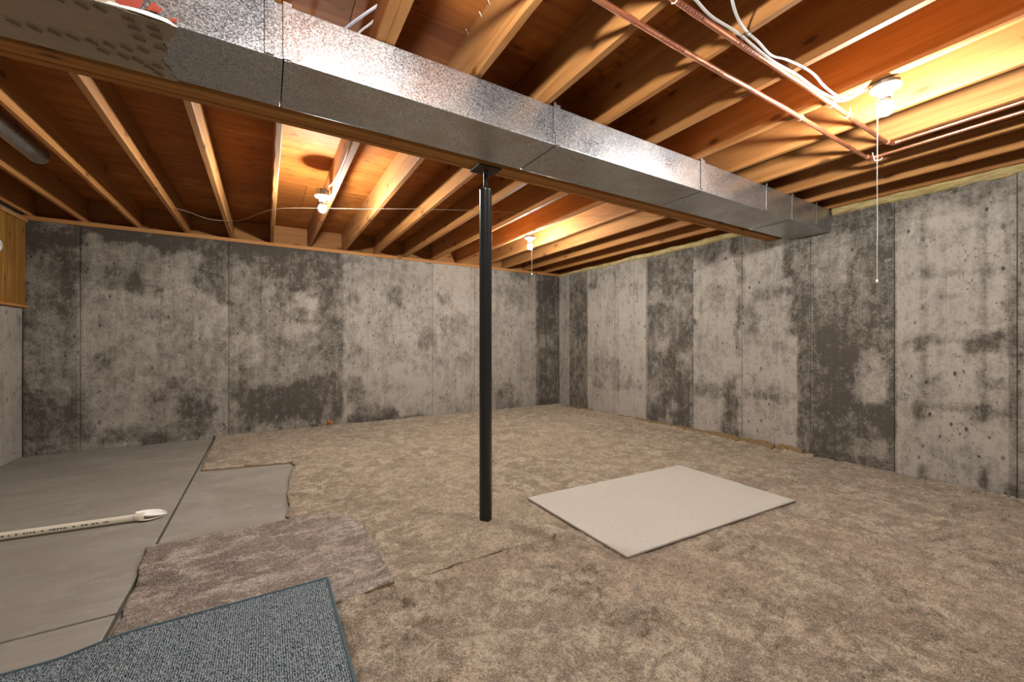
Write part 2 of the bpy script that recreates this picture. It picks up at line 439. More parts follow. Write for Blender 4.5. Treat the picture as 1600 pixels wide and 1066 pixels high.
M = dict(
    wall=mat_concrete_wall(), slab=mat_slab(),
    joist=mat_wood('pine_joist', 'y', (.50, .245, .080), (.34, .135, .032)),
    beam=mat_wood('pine_beam', 'x', (.52, .255, .07), (.36, .145, .032), var=.25),
    rim=mat_wood('pine_rim', 'x', (.54, .28, .10), (.38, .155, .042)),
    ply=mat_wood('plywood', 'x', (.44, .165, .028), (.29, .080, .009), knot=.8, knot_scale=(9, 4.0), var=.3, blotch=.35),
    panel=mat_wood('panelling', 'z', (.46, .235, .042), (.19, .075, .012), knot=.95, knot_scale=(8, 3.6), var=.35),
    galv=mat_galv(), copper=mat_copper(),
    black=mat_plain('black_paint', (.010, .010, .010), .30, 0, .35, 30),
    plate=mat_plain('rusty_plate', (.05, .032, .022), .7, .3, .4, 40),
    white=mat_plain('white_porcelain', (.82, .82, .80), .3),
    grey=mat_plain('grey_steel_box', (.22, .21, .19), .5, .7, .2),
    cable=mat_plain('white_cable', (.72, .71, .68), .45),
    wire=mat_plain('thin_string', (.42, .33, .22), .6),
    pvc=mat_plain('aged_pvc', (.66, .60, .48), .42, 0, .12, 12),
    pvc_white=mat_plain('pvc_inside', (.80, .78, .72), .4, 0, .15, 60),
    ink=mat_plain('black_ink', (.03, .03, .028), .6),
    redink=mat_plain('red_ink', (.09, .022, .016), .6),
    redprint=mat_plain('red_print', (.28, .05, .03), .5),
    tape=mat_plain('printed_tape', (.34, .275, .20), .45, 0, .2, 9),
    foil=mat_plain('white_tape_edge', (.72, .66, .60), .4, 0, .2, 40),
    dark=mat_plain('dark_gap', (.03, .025, .02), .9),
    insul=mat_insul(), bulb=mat_bulb(),
    rug=None, mat=mat_mat(),
    binding=mat_plain('teal_binding', (.045, .075, .088), .8, 0, .3, 60),
    debris=mat_plain('orange_foam', (.30, .125, .03), .9, 0, .4, 50),
    carpet=mat_carpet('tan_carpet', (.63, .52, .365), (.34, .255, .16), (.52, .39, .262)),
    carpet2=mat_carpet('brown_carpet', (.59, .48, .34), (.31, .228, .147), (.49, .35, .238)),
    carpet3=mat_carpet('taupe_carpet', (.62, .52, .425), (.235, .172, .128), (.45, .35, .28), (.72, 1.35, 1), .9),
    backing=mat_plain('carpet_backing', (.20, .135, .065), .95, 0, .4, 60),
)
def mat_rug():
    t = NT('cream_cut_pile')
    n = t.noise(120, 5, .75); n1 = t.noise(2.0, 4)
    col = t.mix(n1, (.475, .44, .375), (.42, .385, .325))
    col = t.mix(t.rng(n, .47, .66, 0, .5), col, (.29, .255, .205))
    t.bump(n, .6, .006)
    t.b.inputs['Sheen Weight'].default_value = .1
    return t.done(col, .97, spec=.05)
M['rug'] = mat_rug()

# ---------------------------------------------------------------- the setting: concrete walls
def stain_at(u, z, spec, base=.3):
    val = np.full(u.shape, base)
    w1 = fbm(u * 6 + 3, z * 6 + 9, 4) - .5
    w2 = fbm(u * 6 + 40, z * 6 + 70, 4) - .5
    for (a, b, c, d, v, s) in spec:
        big = s > .021 and (d - c) < 2.3
        k = s * 5.0 if big else .01
        uu = u + w1 * k; zz = z + w2 * k
        m = sstep(a - s, a + s, uu) * (1 - sstep(b - s, b + s, uu)) * sstep(c - s, c + s, zz) * (1 - sstep(d - s, d + s, zz))
        val = val * (1 - m) + v * m
    return val

def concrete_panel(u0, u1, z0, z1, place, spec, parent, base=.3, res=.02, flip=False):
    """one form panel: a gently uneven face with a 40 mm body; place(u, depth, z) -> world"""
    nu = max(2, int((u1 - u0) / res) + 1); nz = max(2, int((z1 - z0) / res) + 1)
    us = np.linspace(u0, u1, nu); zs = np.linspace(z0, z1, nz)
    U, Z = np.meshgrid(us, zs, indexing='ij')
    st = stain_at(U, Z, spec, base)
    dep = (fbm(U * 2.1, Z * 2.1, 3) - .5) * .005 + (fbm(U * 15, Z * 15, 2) - .5) * .0016
    edge = np.minimum(np.minimum(U - u0, u1 - U), np.minimum(Z - z0, z1 - Z))
    dep = dep + np.clip(1 - edge / .012, 0, 1) * .003
    v = [place(a, d, c) for a, d, c in zip(U.ravel(), dep.ravel(), Z.ravel())]
    f = []
    for i in range(nu - 1):
        for j in range(nz - 1):
            q = (i * nz + j, (i + 1) * nz + j, (i + 1) * nz + j + 1, i * nz + j + 1)
            f.append(q[::-1] if flip else q)
    ring = [i * nz for i in range(nu)] + [(nu - 1) * nz + j for j in range(1, nz)] + [i * nz + nz - 1 for i in range(nu - 2, -1, -1)] + [j for j in range(nz - 2, 0, -1)]
    b0 = len(v)
    for k in ring:
        v.append(place(U.ravel()[k], .04, Z.ravel()[k]))
    n = len(ring)
    for k in range(n):
        k2 = (k + 1) % n
        q = (ring[k], b0 + k, b0 + k2, ring[k2])
        f.append(q[::-1] if flip else q)
    me = mesh('concrete_panel', v, f)
    at = me.attributes.new('stain', 'FLOAT', 'POINT')
    at.data.foreach_set('value', np.concatenate([st.ravel(), st.ravel()[ring]]).astype(np.float32))
    return link('concrete_panel', me, M['wall'], parent)

def plain_stain(o, val):
    me = o.data
    at = me.attributes.new('stain', 'FLOAT', 'POINT')
    at.data.foreach_set('value', [val] * len(me.vertices))

G = .0025
# wall at the far end of the room
wall_back = structure(box('wall_back', XL - .2, XR + .2, YB + .014, YB + .2, -.1, HW, M['wall']))
plain_stain(wall_back, 1.1)
bs = [XL, -1.579, -.365, .849, 2.086, 2.769, 3.92, XR]
for a, b in zip(bs[:-1], bs[1:]):
    concrete_panel(a + G, b - G, 0.0, HW - .001, lambda u, d, z: (u, YB + d, z), STAIN_BACK, wall_back, .2)
# wall on the right
wall_right = structure(box('wall_right', XR + .014, XR + .2, YF - .2, YB + .012, -.1, HW, M['wall']))
plain_stain(wall_right, 1.1)
rs = [YF, -1.84, -.62, .599, 1.236, 1.836, 2.483, 3.076, 3.78, 4.359, 4.96, 5.409, YB]
for a, b in zip(rs[:-1], rs[1:]):
    concrete_panel(a + G, b - G, 0.0, HW - .001, lambda u, d, z: (XR + d, u, z), STAIN_RIGHT, wall_right, .35, flip=True, res=.02 if b > .5 else .06)
# wall on the left: half height concrete, wood panelling above
LEDGE = 1.405
wall_left = structure(box('wall_left', XL - .2, XL - .014, YF - .2, YB + .012, -.1, HW + .3, M['wall']))
plain_stain(wall_left, .6)
ls = [YF, -1.2, 0.02, 1.24, 2.46, 3.68, 4.9, YB]
for a, b in zip(ls[:-1], ls[1:]):
    concrete_panel(a + G, b - G, 0.0, LEDGE, lambda u, d, z: (XL - d, u, z), [], wall_left, .12, flip=False, res=.04)
yy = YF
k = 0
widths = [.155, .10, .14, .125, .17, .11]
yy = YB - .004
while yy > YF + .2:
    w = widths[k % 6]; k += 1
    box('plank', XL - .013, XL + .022, yy - w + .004, yy - .003, LEDGE + .028, HW - .03, M['panel'], wall_left, .003)
    yy -= w
box('ledge_strip', XL - .013, XL + .034, YF, YB - .002, LEDGE + .003, LEDGE + .027, M['beam'], wall_left, .003)
box('cornice_strip', XL - .013, XL + .034, YF, YB - .002, HW - .029, HW + .004, M['rim'], wall_left, .003)
# wall behind the camera
wall_front = structure(box('wall_front', XL - .2, XR + .2, YF - .2, YF - .014, -.1, HW + .3, M['wall']))
plain_stain(wall_front, .35)

# sill plates on top of the concrete
box('sill_plate', XL - .1, XR + .2, YB - .004, YB + .14, HW, JB - .001, M['rim'], wall_back, .003)
box('sill_plate', XR + .012, XR + .15, YF, YB - .01, HW, JB - .001, M['joist'], wall_right, .003)

# ---------------------------------------------------------------- the setting: floor slab with control joints
floor = structure(box('floor', XL - .2, XR + .2, YF - .2, YB + .2, -.2, -.058, M['slab']))
for (x0, x1) in ((XL, -.507), (-.493, XR)):
    for (y0, y1) in ((YF, 2.187), (2.201, YB)):
        box('slab_panel', x0, x1, y0, y1, -.0585, 0.0, M['slab'], floor, .004, 2)

# ---------------------------------------------------------------- the setting: joists and subfloor overhead
ceiling = structure(box('ceiling', XL - .2, XR + .2, YF - .2, YB + .2, JT + .020, JT + .06, M['ply']))
ys = [YF - .1, -1.925, -.705, .515, 1.735, 2.955, 4.175, 5.395, YB + .15]
for i, (a, b) in enumerate(zip(ys[:-1], ys[1:])):
    x = XL - .15 + (-1.22 if i % 2 else 0)
    while x < XR + .15:
        x0 = max(x, XL - .15); x1 = min(x + 2.44, XR + .15)
        if x1 - x0 > .05:
            box('subfloor_sheet', x0 + .0015, x1 - .0015, a + .0015, b - .0015, JT + .0005, JT + .0195, M['ply'], ceiling)
        x += 2.44

def joist(x, y0, y1):
    """a 2x10 with slightly waney lower edges and a gentle bow"""
    rr = random.Random(int(x * 1000) + int(y0 * 77))
    n = 22; w = .019
    v, f = [], []
    bow = rr.uniform(-.006, .006)
    wane = rr.random() < .45
    for i in range(n + 1):
        t = i / n; y = y0 + (y1 - y0) * t
        dx = bow * math.sin(math.pi * t)
        c = .003
        wl = c + (abs(rr.gauss(0, .004)) if wane else rr.uniform(0, .0008))
        wr = c + (abs(rr.gauss(0, .003)) if wane else rr.uniform(0, .0008))
        for (px, pz) in ((-w, JT), (-w, JB + wl * 1.2), (-w + wl, JB), (w - wr, JB), (w, JB + wr * 1.2), (w, JT)):
            v.append((x + dx + px, y, pz))
    for i in range(n):
        for k in range(6):
            k2 = (k + 1) % 6
            f.append((i * 6 + k, (i + 1) * 6 + k, (i + 1) * 6 + k2, i * 6 + k2))
    f.append((0, 1, 2, 3, 4, 5)); f.append(tuple(n * 6 + k for k in (5, 4, 3, 2, 1, 0)))
    me = mesh('joist', v, f)
    bm = bmesh.new(); bm.from_mesh(me); bmesh.ops.recalc_face_normals(bm, faces=bm.faces); bm.to_mesh(me); bm.free()
    return link('joist', me, M['joist'], ceiling)

NEAR_J = [-1.96, -1.57, -1.17, -.77, -.37, .03, .395, .434, .828, 1.22, 1.615, 2.023, 2.435, 2.83, 3.21, 3.64, 4.03, 4.36]
FAR_J = [-1.93, -1.56, -1.147, -.740, -.335, .066, .472, .879, 1.285, 1.691, 2.098, 2.504, 2.910, 3.317, 3.72, 4.13]
for x in NEAR_J: joist(x, YF, 2.33)
for x in FAR_J: joist(x, 2.02, YB + .098)
box('rim_board', XL - .1, XR + .2, YB + .10, YB + .138, JB, JT, M['rim'], ceiling, .002)
box('rim_board', XR + .105, XR + .143, YF, YB + .098, JB, JT, M['joist'], ceiling, .002)
box('rim_board', XL - .1, XR + .2, YF - .1, YF - .06, JB, JT, M['rim'], ceiling, .002)

# nail points poking through the subfloor beside the joists
for (x, y) in ((.80, 1.60), (.795, 1.52), (.25, 1.70), (.79, 1.72), (.26, 1.60)):
    v, f = tube_data([(x, y, JT), (x + .012, y - .008, JT - .03)], [.0022, .0008], 5)
    link('nail_point', mesh('nail_point', v, f), M['foil'], ceiling)

# ---------------------------------------------------------------- beam, column
beam = thing('support_beam', (1.2, 2.175, 2.116), 'long triple-ply wooden beam running under the joists beside the metal duct', 'beam')
for i in range(3):
    y0 = 2.115 + i * .0405
    segs = [(XL, .55 + i * .9), (.552 + i * .9, XR + .01)]
    for a, b in segs:
        box('ply', a, b, y0, y0 + .0360, 2.116 + (.0, .003, .001)[i], JB - .0015, M['beam'], beam, .003)

CX, CY = 1.128, 2.172
col = thing('support_column', (CX, CY, 0), 'black painted round steel post standing on the carpet under the beam', 'column')
box('base_plate', CX - .075, CX + .075, CY - .06, CY + .06, 0.0, .008, M['plate'], col, .002)
lathe('pole', [(.0372, .008), (.0372, 1.978), (.0385, 1.980), (.0385, 1.990), (.030, 1.993)], (CX, CY, 0), M['black'], col, 32)
lathe('screw_jack', [(.0145, 1.992)] + [(.0145 if i % 2 else .0128, 1.996 + i * .0045) for i in range(22)] + [(.0145, 2.104)], (CX, CY, 0), M['black'], col, 20)
box('top_plate', CX - .075, CX + .075, CY - .062, CY + .062, 2.104, 2.1155, M['plate'], col, .002)

# ---------------------------------------------------------------- sheet metal duct
DY0, DY1, DZ0, DZ1 = 1.668, 2.012, 2.085, 2.282
duct = thing('air_duct', (1.2, 1.85, DZ0), 'long rectangular galvanised sheet metal duct hung under the joists', 'duct')
seams = [XL + .01, -1.17, .055, 1.272, 2.488, 3.690, XR - .004]
for a, b in zip(seams[:-1], seams[1:]):
    bm = bmesh.new()
    bm_box(bm, a + .0015, b - .0015, DY0, DY1, DZ0, DZ1, .004, 2)
    link('duct_section', from_bm('duct_section', bm), M['galv'], duct)
for s in seams[1:-1]:
    o = box('drive_cleat', s - .002, s + .026, DY0 - .004, DY0 - .0003, DZ0 + .001, DZ1 + .010, M['galv'], duct, .0012)
    box('bottom_cleat', s + .002, s + .022, DY0 + .002, DY1 - .002, DZ0 - .002, DZ0 - .0002, M['galv'], duct)
# hanger straps nailed to the joists
for (x, z0, w) in ((.012, DZ0 + .002, .030), (1.262, DZ0 + .06, .014), (2.478, DZ0 + .01, .022), (3.285, DZ0 + .01, .022), (3.68, DZ0 + .005, .022), (4.10, DZ0 + .02, .020)):
    box('hanger_strap', x - w / 2, x + w / 2, DY0 - .0072, DY0 - .0045, z0, JB + .012, M['galv'], duct, .0008)

# printed tape wrapped round the left end of the duct
def tape_wrap():
    rr = random.Random(5)
    xs_edge = [(-.241, DY0), (-.262, 1.72), (-.284, 1.771), (-.298, 1.83), (-.312, 1.898), (-.296, 1.957), (-.282, DY1)]
    v, f = [], []
    n = 26; m = len(xs_edge) + 12
    ysl = np.linspace(DY0, DY1, m)
    ex = np.interp(ysl, [p[1] for p in xs_edge], [p[0] for p in xs_edge])
    for j in range(m):
        e = ex[j] + rr.uniform(-.012, .008)
        for i in range(n):
            t = i / (n - 1)
            x = XL + .03 + (e - XL - .03) * t
            crumple = (float(vnoise(np.array(x * 22.), np.array(ysl[j] * 22.))) - .3) * .006
            v.append((x, ysl[j], DZ0 - .0032 - max(0, crumple)))
    for j in range(m - 1):
        for i in range(n - 1):
            f.append((j * n + i, j * n + i + 1, (j + 1) * n + i + 1, (j + 1) * n + i))
    # side flap going up the near face
    b0 = len(v)
    for i in range(n):
        t = i / (n - 1); x = XL + .03 + (-.36 - XL - .03) * t
        h = .12 if x < -.42 else .035 + .02 * rr.random()
        v.append((x, DY0 - .004, DZ0 - .004)); v.append((x, DY0 - .004, DZ0 + h))
    for i in range(n - 1):
        f.append((b0 + i * 2, b0 + i * 2 + 1, b0 + i * 2 + 3, b0 + i * 2 + 2))
    me = mesh('tape_wrap', v, f)
    o = link('tape_wrap', me, M['tape'], duct)
    md = o.modifiers.new('thickness', 'SOLIDIFY'); md.thickness = .0012; md.offset = 1
    return o
tape = tape_wrap()
# rows of small printed marks on the tape
v, f = [], []
def mark(x, y, ang, L=.032, z=DZ0 - .0112):
    c, s = math.cos(ang), math.sin(ang)
    for off in (-.006, .006):
        pts = [(-L / 2, off - .0016), (L / 2, off - .0016), (L / 2, off + .0016), (-L / 2, off + .0016)]
        b = len(v)
        for (a_, b_) in pts:
            v.append((x + a_ * c - b_ * s, y + a_ * s + b_ * c, z))
        f.append((b, b + 3, b + 2, b + 1))
    for k in range(5):
        a_ = -L / 2 + L * (k + .5) / 5
        b = len(v)
        for (p, q) in ((a_ - .0012, -.006), (a_ + .0012, -.006), (a_ + .0012, .006), (a_ - .0012, .006)):
            v.append((x + p * c - q * s, y + p * s + q * c, z))
        f.append((b, b + 3, b + 2, b + 1))
for (x, y) in [(-.584, 1.892), (-.541, 1.891), (-.496, 1.887), (-.45, 1.876), (-.405, 1.866), (-.36, 1.849), (-.63, 1.90), (-.675, 1.90)]: mark(x, y, .62)
for (x, y) in [(-.364, 1.693), (-.358, 1.733), (-.356, 1.786)]: mark(x, y, .1)
for (x, y) in [(-.468, 1.698), (-.425, 1.685), (-.52, 1.70), (-.57, 1.705)]: mark(x, y, .6)
for (x, y) in [(-.306, 1.704), (-.306, 1.743), (-.308, 1.807)]: mark(x, y, .1)
for (x, y) in [(-.477, 1.927), (-.426, 1.925), (-.389, 1.925), (-.363, 1.952), (-.335, 1.93), (-.34, 1.98)]: mark(x, y, .55)
link('tape_print', mesh('tape_print', v, f), M['redink'], tape)['kind'] = 'stuff'
# torn white and red scraps along the lower edge
def scrap(name, pts, mat):
    vv = [(x, DY0 - .0045 - d, z) for (x, z, d) in pts]
    n = len(vv); back = [(x, y + .0015, z) for (x, y, z) in vv]
    ff = [tuple(range(n)), tuple(n + k for k in reversed(range(n)))] + [(k, n + k, n + (k + 1) % n, (k + 1) % n) for k in range(n)]
    link(name, mesh(name, vv + back, ff), mat, tape)
scrap('torn_edge', [(-.41, 2.082, .002), (-.337, 2.083, .006), (-.28, 2.082, .004), (-.235, 2.07, .012), (-.262, 2.092, .003), (-.31, 2.098, .002), (-.40, 2.092, .001)], M['foil'])
scrap('red_scrap', [(-.385, 2.09, .001), (-.33, 2.098, .004), (-.318, 2.14, .002), (-.34, 2.165, .001), (-.39, 2.155, .001)], M['redprint'])
scrap('red_scrap', [(-.315, 2.10, .006), (-.285, 2.10, .009), (-.275, 2.118, .003), (-.30, 2.132, .003)], M['redprint'])
scrap('red_scrap', [(-.262, 2.088, .004), (-.243, 2.086, .008), (-.240, 2.10, .003), (-.258, 2.102, .003)], M['redprint'])

# stub of round pipe in the joist bay at the left
rp = thing('round_duct', (-1.35, 3.2, 2.36), 'grey round sheet metal pipe lying in the dark joist bay at far left', 'duct')
v, f = [], []
seg = 24
for i in range(15):
    y = 1.0 + i * (3.12 / 14)
    r = .056 + (.003 if i in (13,) else 0)
    for k in range(seg):
        a = 2 * math.pi * k / seg
        v.append((-1.345 + r * math.cos(a), y, 2.375 + r * math.sin(a)))
for i in range(14):
    for k in range(seg):
        k2 = (k + 1) % seg
        f.append((i * seg + k, i * seg + k2, (i + 1) * seg + k2, (i + 1) * seg + k))
o = link('pipe_shell', mesh('pipe_shell', v, f, True), M['galv'], rp)
md = o.modifiers.new('thickness', 'SOLIDIFY'); md.thickness = .0015
v, f = tube_data([(-1.345 + .0585 * math.cos(a), 4.085, 2.375 + .0585 * math.sin(a)) for a in np.linspace(0, 2 * math.pi, 30)], .003, 6)
link('crimp_ring', mesh('crimp_ring', v, f, True), M['galv'], rp)

# ---------------------------------------------------------------- copper water pipes
PZ = JB - .0115
def copper_run(yx, x_end, x_turn, label, r=.0111, dash=.5):
    o = thing('copper_pipe', (1.6, yx, PZ), label, 'pipe')
    tube('straight_run', [(-1.9 + i * (x_end + 1.9) / 30, yx + .003 * math.sin(i * .7), PZ - .002 * (i % 2)) for i in range(31)], r, M['copper'], o, 14)
    tube('elbow', catmull([(x_end - .012, yx, PZ), (x_end + .012, yx - .001, PZ + .002), (x_turn - .006, yx - .012, PZ + .004), (x_turn, yx - .04, PZ + .006)], 6), r * 1.2, M['copper'], o, 14)
    tube('return_run', [(x_turn, yx - .035 - i * (yx + 2.3) / 20, PZ + .006) for i in range(21)], r, M['copper'], o, 14)
    return o
p1 = copper_run(1.067, 3.33, 3.385, 'copper water pipe crossing under the joists nearer the metal duct')
p2 = copper_run(.925, 3.19, 3.245, 'copper water pipe crossing under the joists beside the white cables')
def clip(o, x, y):
    tube('pipe_clip', [(x + .002 * k, y + .0135 * math.cos(a), PZ + .0135 * math.sin(a)) for k, a in enumerate(np.linspace(-.2, math.pi + .2 + math.pi * .0, 12))] , .0018, M['foil'], o, 6)
    tube('pipe_clip', [(x, y + .0135, PZ), (x + .004, y + .0125, PZ - .0085), (x + .006, y, PZ - .0145), (x + .004, y - .0125, PZ - .0085), (x, y - .0135, PZ), (x, y - .0138, JB + .02)], .0018, M['foil'], o, 6)
for x in (2.435, .828): clip(p1, x, 1.067)
for x in (2.435, 2.62, 1.22): clip(p2, x, .925)
tube('pipe_clip', catmull([(3.36, 1.05, PZ + .03), (3.375, 1.045, PZ - .016), (3.39, 1.03, PZ - .02), (3.41, 1.02, PZ - .01), (3.415, 1.015, JB + .01)], 4), .003, M['foil'], p1, 6)
# small red stampings along the pipes
def stamps(o, y, xs):
    v, f = [], []
    rr = random.Random(int(y * 100))
    for x in xs:
        for k in range(9):
            a = x + k * .016 + rr.uniform(0, .003); w = rr.uniform(.006, .011)
            b = len(v)
            for (px, an) in ((a, -1.85), (a + w, -1.85), (a + w, -2.35 - rr.uniform(0, .3)), (a, -2.35)):
                v.append((px, y + .0118 * math.cos(an), PZ - .001 + .0121 * math.sin(an)))
            f.append((b, b + 1, b + 2, b + 3))
    link('stamping', mesh('stamping', v, f), M['redprint'], o)['kind'] = 'stuff'
stamps(p1, 1.067, (1.10, 1.33, 1.60, 1.95, 2.20, 2.52, 2.75))
stamps(p2, .925, (1.25, 1.62))

# ---------------------------------------------------------------- cables
CZ = JB - .006
def cable(name, pts, r, mat, label, cat='cable', flat=.65, staples=()):
    o = tag(tube(name, catmull(pts, 7), r, mat, None, 8, flat), label, cat)
    for (x, y, z) in staples:
        tube('staple', [(x - .002, y - .009, z + .006), (x, y - .008, z - .006), (x, y + .008, z - .006), (x + .002, y + .009, z + .006)], .0013, M['grey'], o, 5)
    return o
cable('electric_cable', [(.98, .84, JB + .05), (1.22, .885, CZ), (1.301, .895, CZ), (1.409, .905, CZ - .006), (1.576, .905, CZ), (1.823, .91, CZ - .01), (2.044, .908, CZ), (2.232, .902, CZ - .012), (2.40, .897, CZ - .004), (2.457, .893, CZ), (2.478, .862, CZ + .002), (2.468, .82, CZ + .004), (2.462, .78, CZ + .004)], .0058, M['cable'],
      'white electric cable hugging the copper pipe up to the right-hand lamp', staples=[(1.615, .905, CZ), (2.44, .895, CZ)])
cable('electric_cable', [(1.20, .60, JB + .10), (1.30, .78, JB + .07), (1.392, .825, JB + .03), (1.454, .85, CZ + .012), (1.52, .868, CZ), (1.604, .884, CZ), (1.683, .886, CZ - .004), (1.803, .896, CZ - .008), (1.89, .880, CZ - .004), (2.021, .868, CZ), (2.108, .862, CZ - .008), (2.217, .872, CZ - .012), (2.356, .880, CZ - .005), (2.442, .872, CZ), (2.458, .842, CZ + .003), (2.448, .80, CZ + .004)], .0052, M['cable'],
      'thinner white electric cable stapled to two joists and bowing aside', staples=[(1.62, .886, CZ), (2.023, .868, CZ)])
cable('electric_cable', [(.445, 1.35, JB + .03), (.40, 1.60, 2.40), (.345, 1.72, 2.405), (.287, 1.84, 2.40), (.20, 2.05, 2.39), (.15, 2.6, 2.44)], .0062, mat_plain('pale_blue_cable', (.60, .63, .72), .45),
      'pale bluish cable dropping behind the top edge of the duct', flat=.8)
cable('electric_cable', [(.455, 1.40, JB + .025), (.412, 1.62, 2.395), (.374, 1.735, 2.392), (.332, 1.832, 2.385), (.29, 2.04, 2.38), (.22, 2.6, 2.43)], .0045, M['cable'],
      'thin white cable dropping behind the duct next to the wooden double joist', flat=.8)
WZ = JB - .004
cable('pull_wire', [(-.74, 4.70, JB + .01), (-.59, 4.815, JB + .004), (-.47, 4.88, WZ - .012), (-.335, 4.90, WZ), (-.186, 4.731, WZ - .010), (.066, 4.259, WZ), (.417, 4.016, WZ), (.715, 3.856, WZ), (1.11, 3.618, WZ), (1.676, 3.338, WZ), (2.179, 3.142, WZ), (2.55, 2.985, WZ), (2.966, 2.733, WZ), (3.285, 2.586, WZ)], .0013, M['wire'],
      'thin pale wire strung across the undersides of the far joists', 'wire', flat=1)

# ---------------------------------------------------------------- bare bulb lamps
def lamp(loc, label, chain=None, box_up=False, chain_off=(-.02, -.004)):
    x, y, z = loc          # z = top of the round lampholder
    o = thing('bulb_lamp', (x, y, z), label, 'lamp', 'bare bulb lamps under the joists')
    lathe('lampholder', [(.050, 0), (.057, -.003), (.058, -.009), (.053, -.015), (.036, -.019), (.027, -.024), (.0245, -.052), (.022, -.055)], loc, M['white'], o, 36)
    for s in (-1, 1):
        lathe('screw', [(.0035, -.0188), (.0035, -.0205), (.002, -.021)], (x + s * .028, y + s * .012, z + .0028), M['grey'], o, 8)
    lathe('bulb_neck', [(.0135, -.050), (.0145, -.058), (.0185, -.068), (.0245, -.079), (.0265, -.083)], loc, M['white'], o, 20)
    lathe('bulb', [(.0262, -.0833), (.0285, -.090), (.0300, -.102), (.0290, -.114), (.0245, -.125), (.0165, -.1325), (.006, -.136)], loc, M['bulb'], o, 20)
    if box_up:
        v, f = [], []
        for zz, r in ((.001, .052), (.042, .052), (.046, .046)):
            for k in range(8):
                a = math.pi / 8 + k * math.pi / 4
                v.append((x + r * math.cos(a), y + r * math.sin(a), z + zz))
        for i in range(2):
            for k in range(8):
                f.append((i * 8 + k, i * 8 + (k + 1) % 8, (i + 1) * 8 + (k + 1) % 8, (i + 1) * 8 + k))
        f.append(tuple(range(8))[::-1]); f.append(tuple(16 + k for k in range(8)))
        link('junction_box', mesh('junction_box', v, f), M['grey'], o)
    else:
        lathe('junction_box', [(.050, .0005), (.052, .004), (.052, .014), (.045, .016)], loc, M['grey'], o, 8)
    if chain:
        cx, cy = x + chain_off[0], y + chain_off[1]
        tube('pull_cord', [(x + chain_off[0] * .9, y + chain_off[1] * .9, z - .050), (cx * 1.0, cy, z - .06)] + [(cx + .0015 * math.sin(i), cy, z - .06 - (z - .06 - chain) * i / 12) for i in range(1, 13)], .0016, M['cable'], o, 6)
        lathe('cord_pull', [(.002, .012), (.005, .006), (.0055, 0), (.003, -.004)], (cx + .0015 * math.sin(12), cy, chain), M['white'], o, 10)
    return o
L1 = lamp((.392, 3.60, 2.262), 'lit bare bulb hanging on its metal box from a white cord at left', None, True)
tube('feed_cord', catmull([(.405, 3.61, 2.305), (.412, 3.60, 2.325), (.428, 3.55, 2.322), (.440, 3.40, 2.300), (.447, 3.15, 2.292), (.450, 2.80, 2.300), (.450, 2.62, 2.34)], 6), .0045, M['cable'], L1, 8)
lamp((2.560, 3.84, JB - .017), 'lit bare bulb beyond the black post, by the far corner', 1.845, False, (.004, -.03))
lamp((2.474, .726, JB - .017), 'lit bare bulb nearest the viewer at upper right, with long pull cord', 1.36, False, (-.010, .027))
lamp((.335, .72, JB - .017), 'lit bare bulb overhead beside the doubled joist, out of view above the camera')

# ---------------------------------------------------------------- insulation on the right-hand sill
def insulation(ya, yb, label):
    n = int((yb - ya) * 42); prof = 14
    v, f = [], []
    for i in range(n):
        y = ya + (yb - ya) * i / (n - 1)
        near = 1 - (y + 2.4) / 8.1
        n1 = float(vnoise(np.array(y * 9.), np.array(3.))); n2 = float(vnoise(np.array(y * 31.), np.array(8.)))
        rz = .024 + .028 * near + .010 * (n1 - .5) + .005 * (n2 - .5)
        rx = .030 + .022 * n1
        cz = HW + .010 + .026 * near + .012 * (float(vnoise(np.array(y * 3.), np.array(1.))) - .5)
        if .62 < y < .74: rz += .012; cz -= .012
        for k in range(prof):
            a = 2 * math.pi * k / prof
            j = 1 + .28 * (float(vnoise(np.array(y * 37. + k * 3.1), np.array(k * 5.7))) - .5)
            v.append((XR + .008 + rx * math.cos(a) * j, y, max(HW - .022, cz + rz * math.sin(a) * j)))
    for i in range(n - 1):
        for k in range(prof):
            k2 = (k + 1) % prof
            f.append((i * prof + k, i * prof + k2, (i + 1) * prof + k2, (i + 1) * prof + k))
    f.append(tuple(range(prof))); f.append(tuple((n - 1) * prof + k for k in reversed(range(prof))))
    o = link('insulation_strip', mesh('insulation_strip', v, f, True), M['insul'])
    tag(o, label, 'insulation', 'fibreglass strips on the right-hand wall')
insulation(YF + .02, 1.655, 'ragged yellow fibreglass strip on the right-hand wall top, nearer than the duct')
insulation(2.40, YB - .02, 'thin yellow fibreglass strip on the right-hand wall top, from beam to far corner')

# ---------------------------------------------------------------- carpets, mat, rug
def inside(P, x, y):
    r = np.zeros(x.shape, bool); n = len(P); j = n - 1
    for i in range(n):
        xi, yi = P[i]; xj, yj = P[j]
        if yi != yj:
            c = ((yi > y) != (yj > y)) & (x < (xj - xi) * (y - yi) / (yj - yi) + xi)
            r ^= c
        j = i
    return r

def ragged(P, amp, step=.05, seed=1):
    rr = random.Random(seed); out = []
    n = len(P)
    for i in range(n):
        a = Vector(P[i]); b = Vector(P[(i + 1) % n]); L = (b - a).length
        m = max(1, int(L / step)); d = (b - a).normalized(); nn = Vector((-d.y, d.x))
        for k in range(m):
            q = a.lerp(b, k / m)
            if k: q = q + nn * rr.gauss(0, amp)
            out.append((q.x, q.y))
    return out

